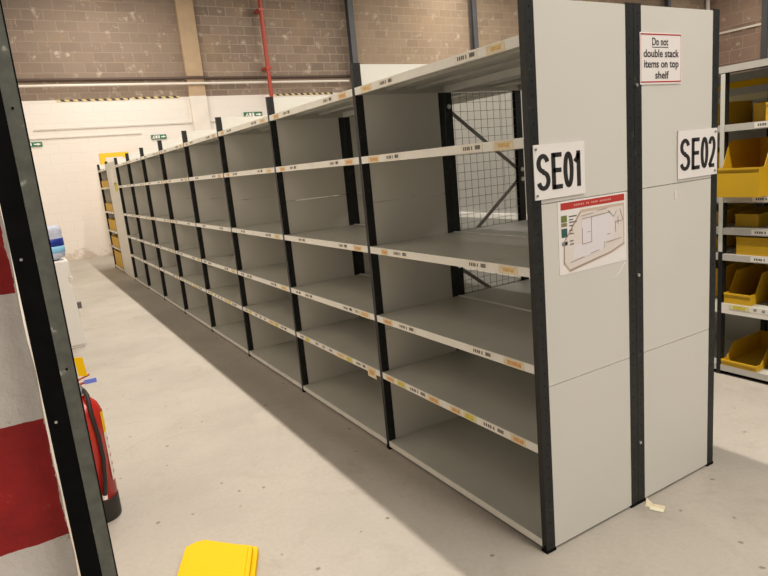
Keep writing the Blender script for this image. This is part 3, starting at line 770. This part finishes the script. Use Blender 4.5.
m.build('colour_band', cyl)['label'] = 'yellow band on the label'
MB().lathe([(.02, .66), (.024, .67), (.024, .70), (.016, .705), (.016, .72)], (0, 0, 0), M_STEEL, 16).build('valve', t)
m = MB(); m.bar((-.02, 0, .715), (.035, 0, .725), .016, .008, M_REDP); m.bar((-.02, 0, .735), (.06, 0, .76), .018, .006, M_REDP); m.build('lever_handle', t)
MB().prism([(.012, -.012, .765), (.05, -.012, .758), (.044, -.012, .855), (.006, -.012, .862)], (0, .003, 0), M_YELB).build('inspection_tag', t)['label'] = 'yellow inspection tag'
MB().box(.03, .085, -.025, -.019, .72, .742, M_BLUE).build('safety_tag', t)['label'] = 'blue plastic seal tag'
MB().tube([(.02, -.01, .69), (.03, -.045, .67), (.030, -.088, .58), (.042, -.085, .46), (.044, -.084, .34), (.030, -.090, .22), (.018, -.092, .15)], .010, M_RUBBER, 12).build('hose', t)
MB().tube([(.018, -.092, .155), (.016, -.092, .135)], .012, M_WHITE, 12).build('hose_clip', t)['label'] = 'white hose nozzle tip'

# ------------------------------------------------------------------ water cooler
t = thing('water_cooler', 'white floor-standing water cooler against the left wall with a bottle on top', 'water cooler', (-1.40, 5.75, 0))
def rbox(x0, x1, y0, y1, z0, z1, m, name, par, bev=.02):
    return MB().box(x0, x1, y0, y1, z0, z1, m).build(name, par, bevel=bev)
m = MB()
# tapered body, wider at the base with a curved right side
prof2 = [(-.16, 0.02), (.175, 0.02), (.182, .10), (.168, .40), (.155, .66), (.135, .70), (.135, .76), (.16, .80), (.165, .93), (.15, .955), (-.16, .955)]
m.prism([(x, -.16, z) for x, z in prof2], (0, .32, 0), M_COOL)
m.build('body', t, bevel=.012)
rbox(-.15, .165, -.15, .15, 0, .02, M_COOL, 'plinth', t, .004)
MB().box(.160, .205, -.155, -.09, .42, .485, M_INKG).build('side_bracket', t)['label'] = 'small dark grey bracket'
for yy_ in (-.05, .05): MB().tube([(.13, yy_, .76), (.165, yy_, .76), (.165, yy_, .735)], .009, M_WHITE, 8).build('tap', t)
tag(MB().lathe([(.035, .0), (.06, .006), (.125, .04), (.135, .07), (.135, .135), (.13, .145), (.135, .155), (.135, .25), (.127, .265), (.135, .28), (.135, .33), (.128, .355), (.10, .37), (.05, .375)], (0, 0, 0), M_BOTTLE).build('water_bottle', None, (-1.375, 5.75, .955)),
    'pale blue water bottle upside down on the white cooler', 'bottle')
wb = [o for o in COL.objects if o.name.startswith('water_bottle')][0]
def band(z0, z1, m, nm, lab):
    MB().lathe([(.1365, z0), (.1375, z0 + .001), (.1375, z1 - .001), (.1365, z1)], (0, 0, 0), m).build(nm, wb)['label'] = lab
band(.155, .235, M_LBLUE, 'bottle_label', 'dark blue label band')
band(.085, .155, M_LCYAN, 'bottle_label', 'light blue label band')

# ------------------------------------------------------------------ yellow object at the bottom edge: nested folded trays
t = thing('yellow_tray_stack', 'bright yellow upturned plastic trays stacked on the floor at the bottom edge', 'tray stack', (.010, -.040, 0))
def tray(z0, z1, A, B, Cc, Dd, E_, nm):
    m = MB(); q = [A, B, Cc, Dd, E_]
    m.prism([(x, y, z0) for x, y in q][::-1], (0, 0, z1 - z0), M_YELB)
    c = Vector((sum(a[0] for a in q) / 5, sum(a[1] for a in q) / 5))
    m.prism([(c.x + (x - c.x) * .9, c.y + (y - c.y) * .9, z1) for x, y in q][::-1], (0, 0, .006), M_YELB)
    return m.build(nm, t, bevel=.003)
tray(0, .034, (-1.245, 1.000), (-1.172, 1.035), (-.985, .815), (-1.19, .35), (-1.475, .48), 'tray')
tray(.041, .068, (-1.262, .972), (-1.205, .985), (-1.015, .790), (-1.20, .36), (-1.48, .47), 'tray')
# ------------------------------------------------------------------ lights: rows of warm-white ceiling battens, plus two added rows at far right
def row(x, y0, y1, z, power, w=.07, col=(1.0, .915, .81)):
    l = bpy.data.lights.new('light_row', 'AREA'); l.shape = 'RECTANGLE'; l.size = w; l.size_y = y1 - y0
    l.energy = power; l.color = col
    o = bpy.data.objects.new('light_row', l); COL.objects.link(o); o.location = (x, (y0 + y1) / 2, z)
row(.77, -12, 14, 6.5, 1480)
row(5.8, -6, 14, 6.5, 300)
row(11.5, -6, 14.3, 7.5, 1100)
row(18.0, -6, 14, 7.5, 500)  # unseen row, added to light the far right wall
row(24.0, -6, 14, 7.5, 400)  # added as well, brightens the right wall from out of view
w_ = bpy.data.worlds.new('hall_ambient'); S.world = w_; w_.use_nodes = True
w_.node_tree.nodes['Background'].inputs['Color'].default_value = (1.0, .97, .88, 1)
w_.node_tree.nodes['Background'].inputs['Strength'].default_value = .18

# ------------------------------------------------------------------ camera
C = Vector((-1.6260799, -1.6768520, 1.6483641)); yaw, pit, rol, F = 0.5257533, -0.2008885, -0.0948391, 610.775
f = Vector((math.sin(yaw) * math.cos(pit), math.cos(yaw) * math.cos(pit), math.sin(pit)))
r = f.cross(Vector((0, 0, 1))).normalized(); u = r.cross(f)
r2 = r * math.cos(rol) + u * math.sin(rol); u2 = -r * math.sin(rol) + u * math.cos(rol)
cd = bpy.data.cameras.new('camera'); cam = bpy.data.objects.new('camera', cd); COL.objects.link(cam)
cam.matrix_world = Matrix(((r2.x, u2.x, -f.x, C.x), (r2.y, u2.y, -f.y, C.y), (r2.z, u2.z, -f.z, C.z), (0, 0, 0, 1)))
cd.sensor_width = 36; cd.lens = F * 36 / 768; cd.clip_start = .05; cd.clip_end = 200
S.camera = cam
S.view_settings.view_transform = 'Standard'; S.view_settings.look = 'None'; S.view_settings.gamma = 1
S.view_settings.use_curve_mapping = False
S.view_settings.exposure = -0.05
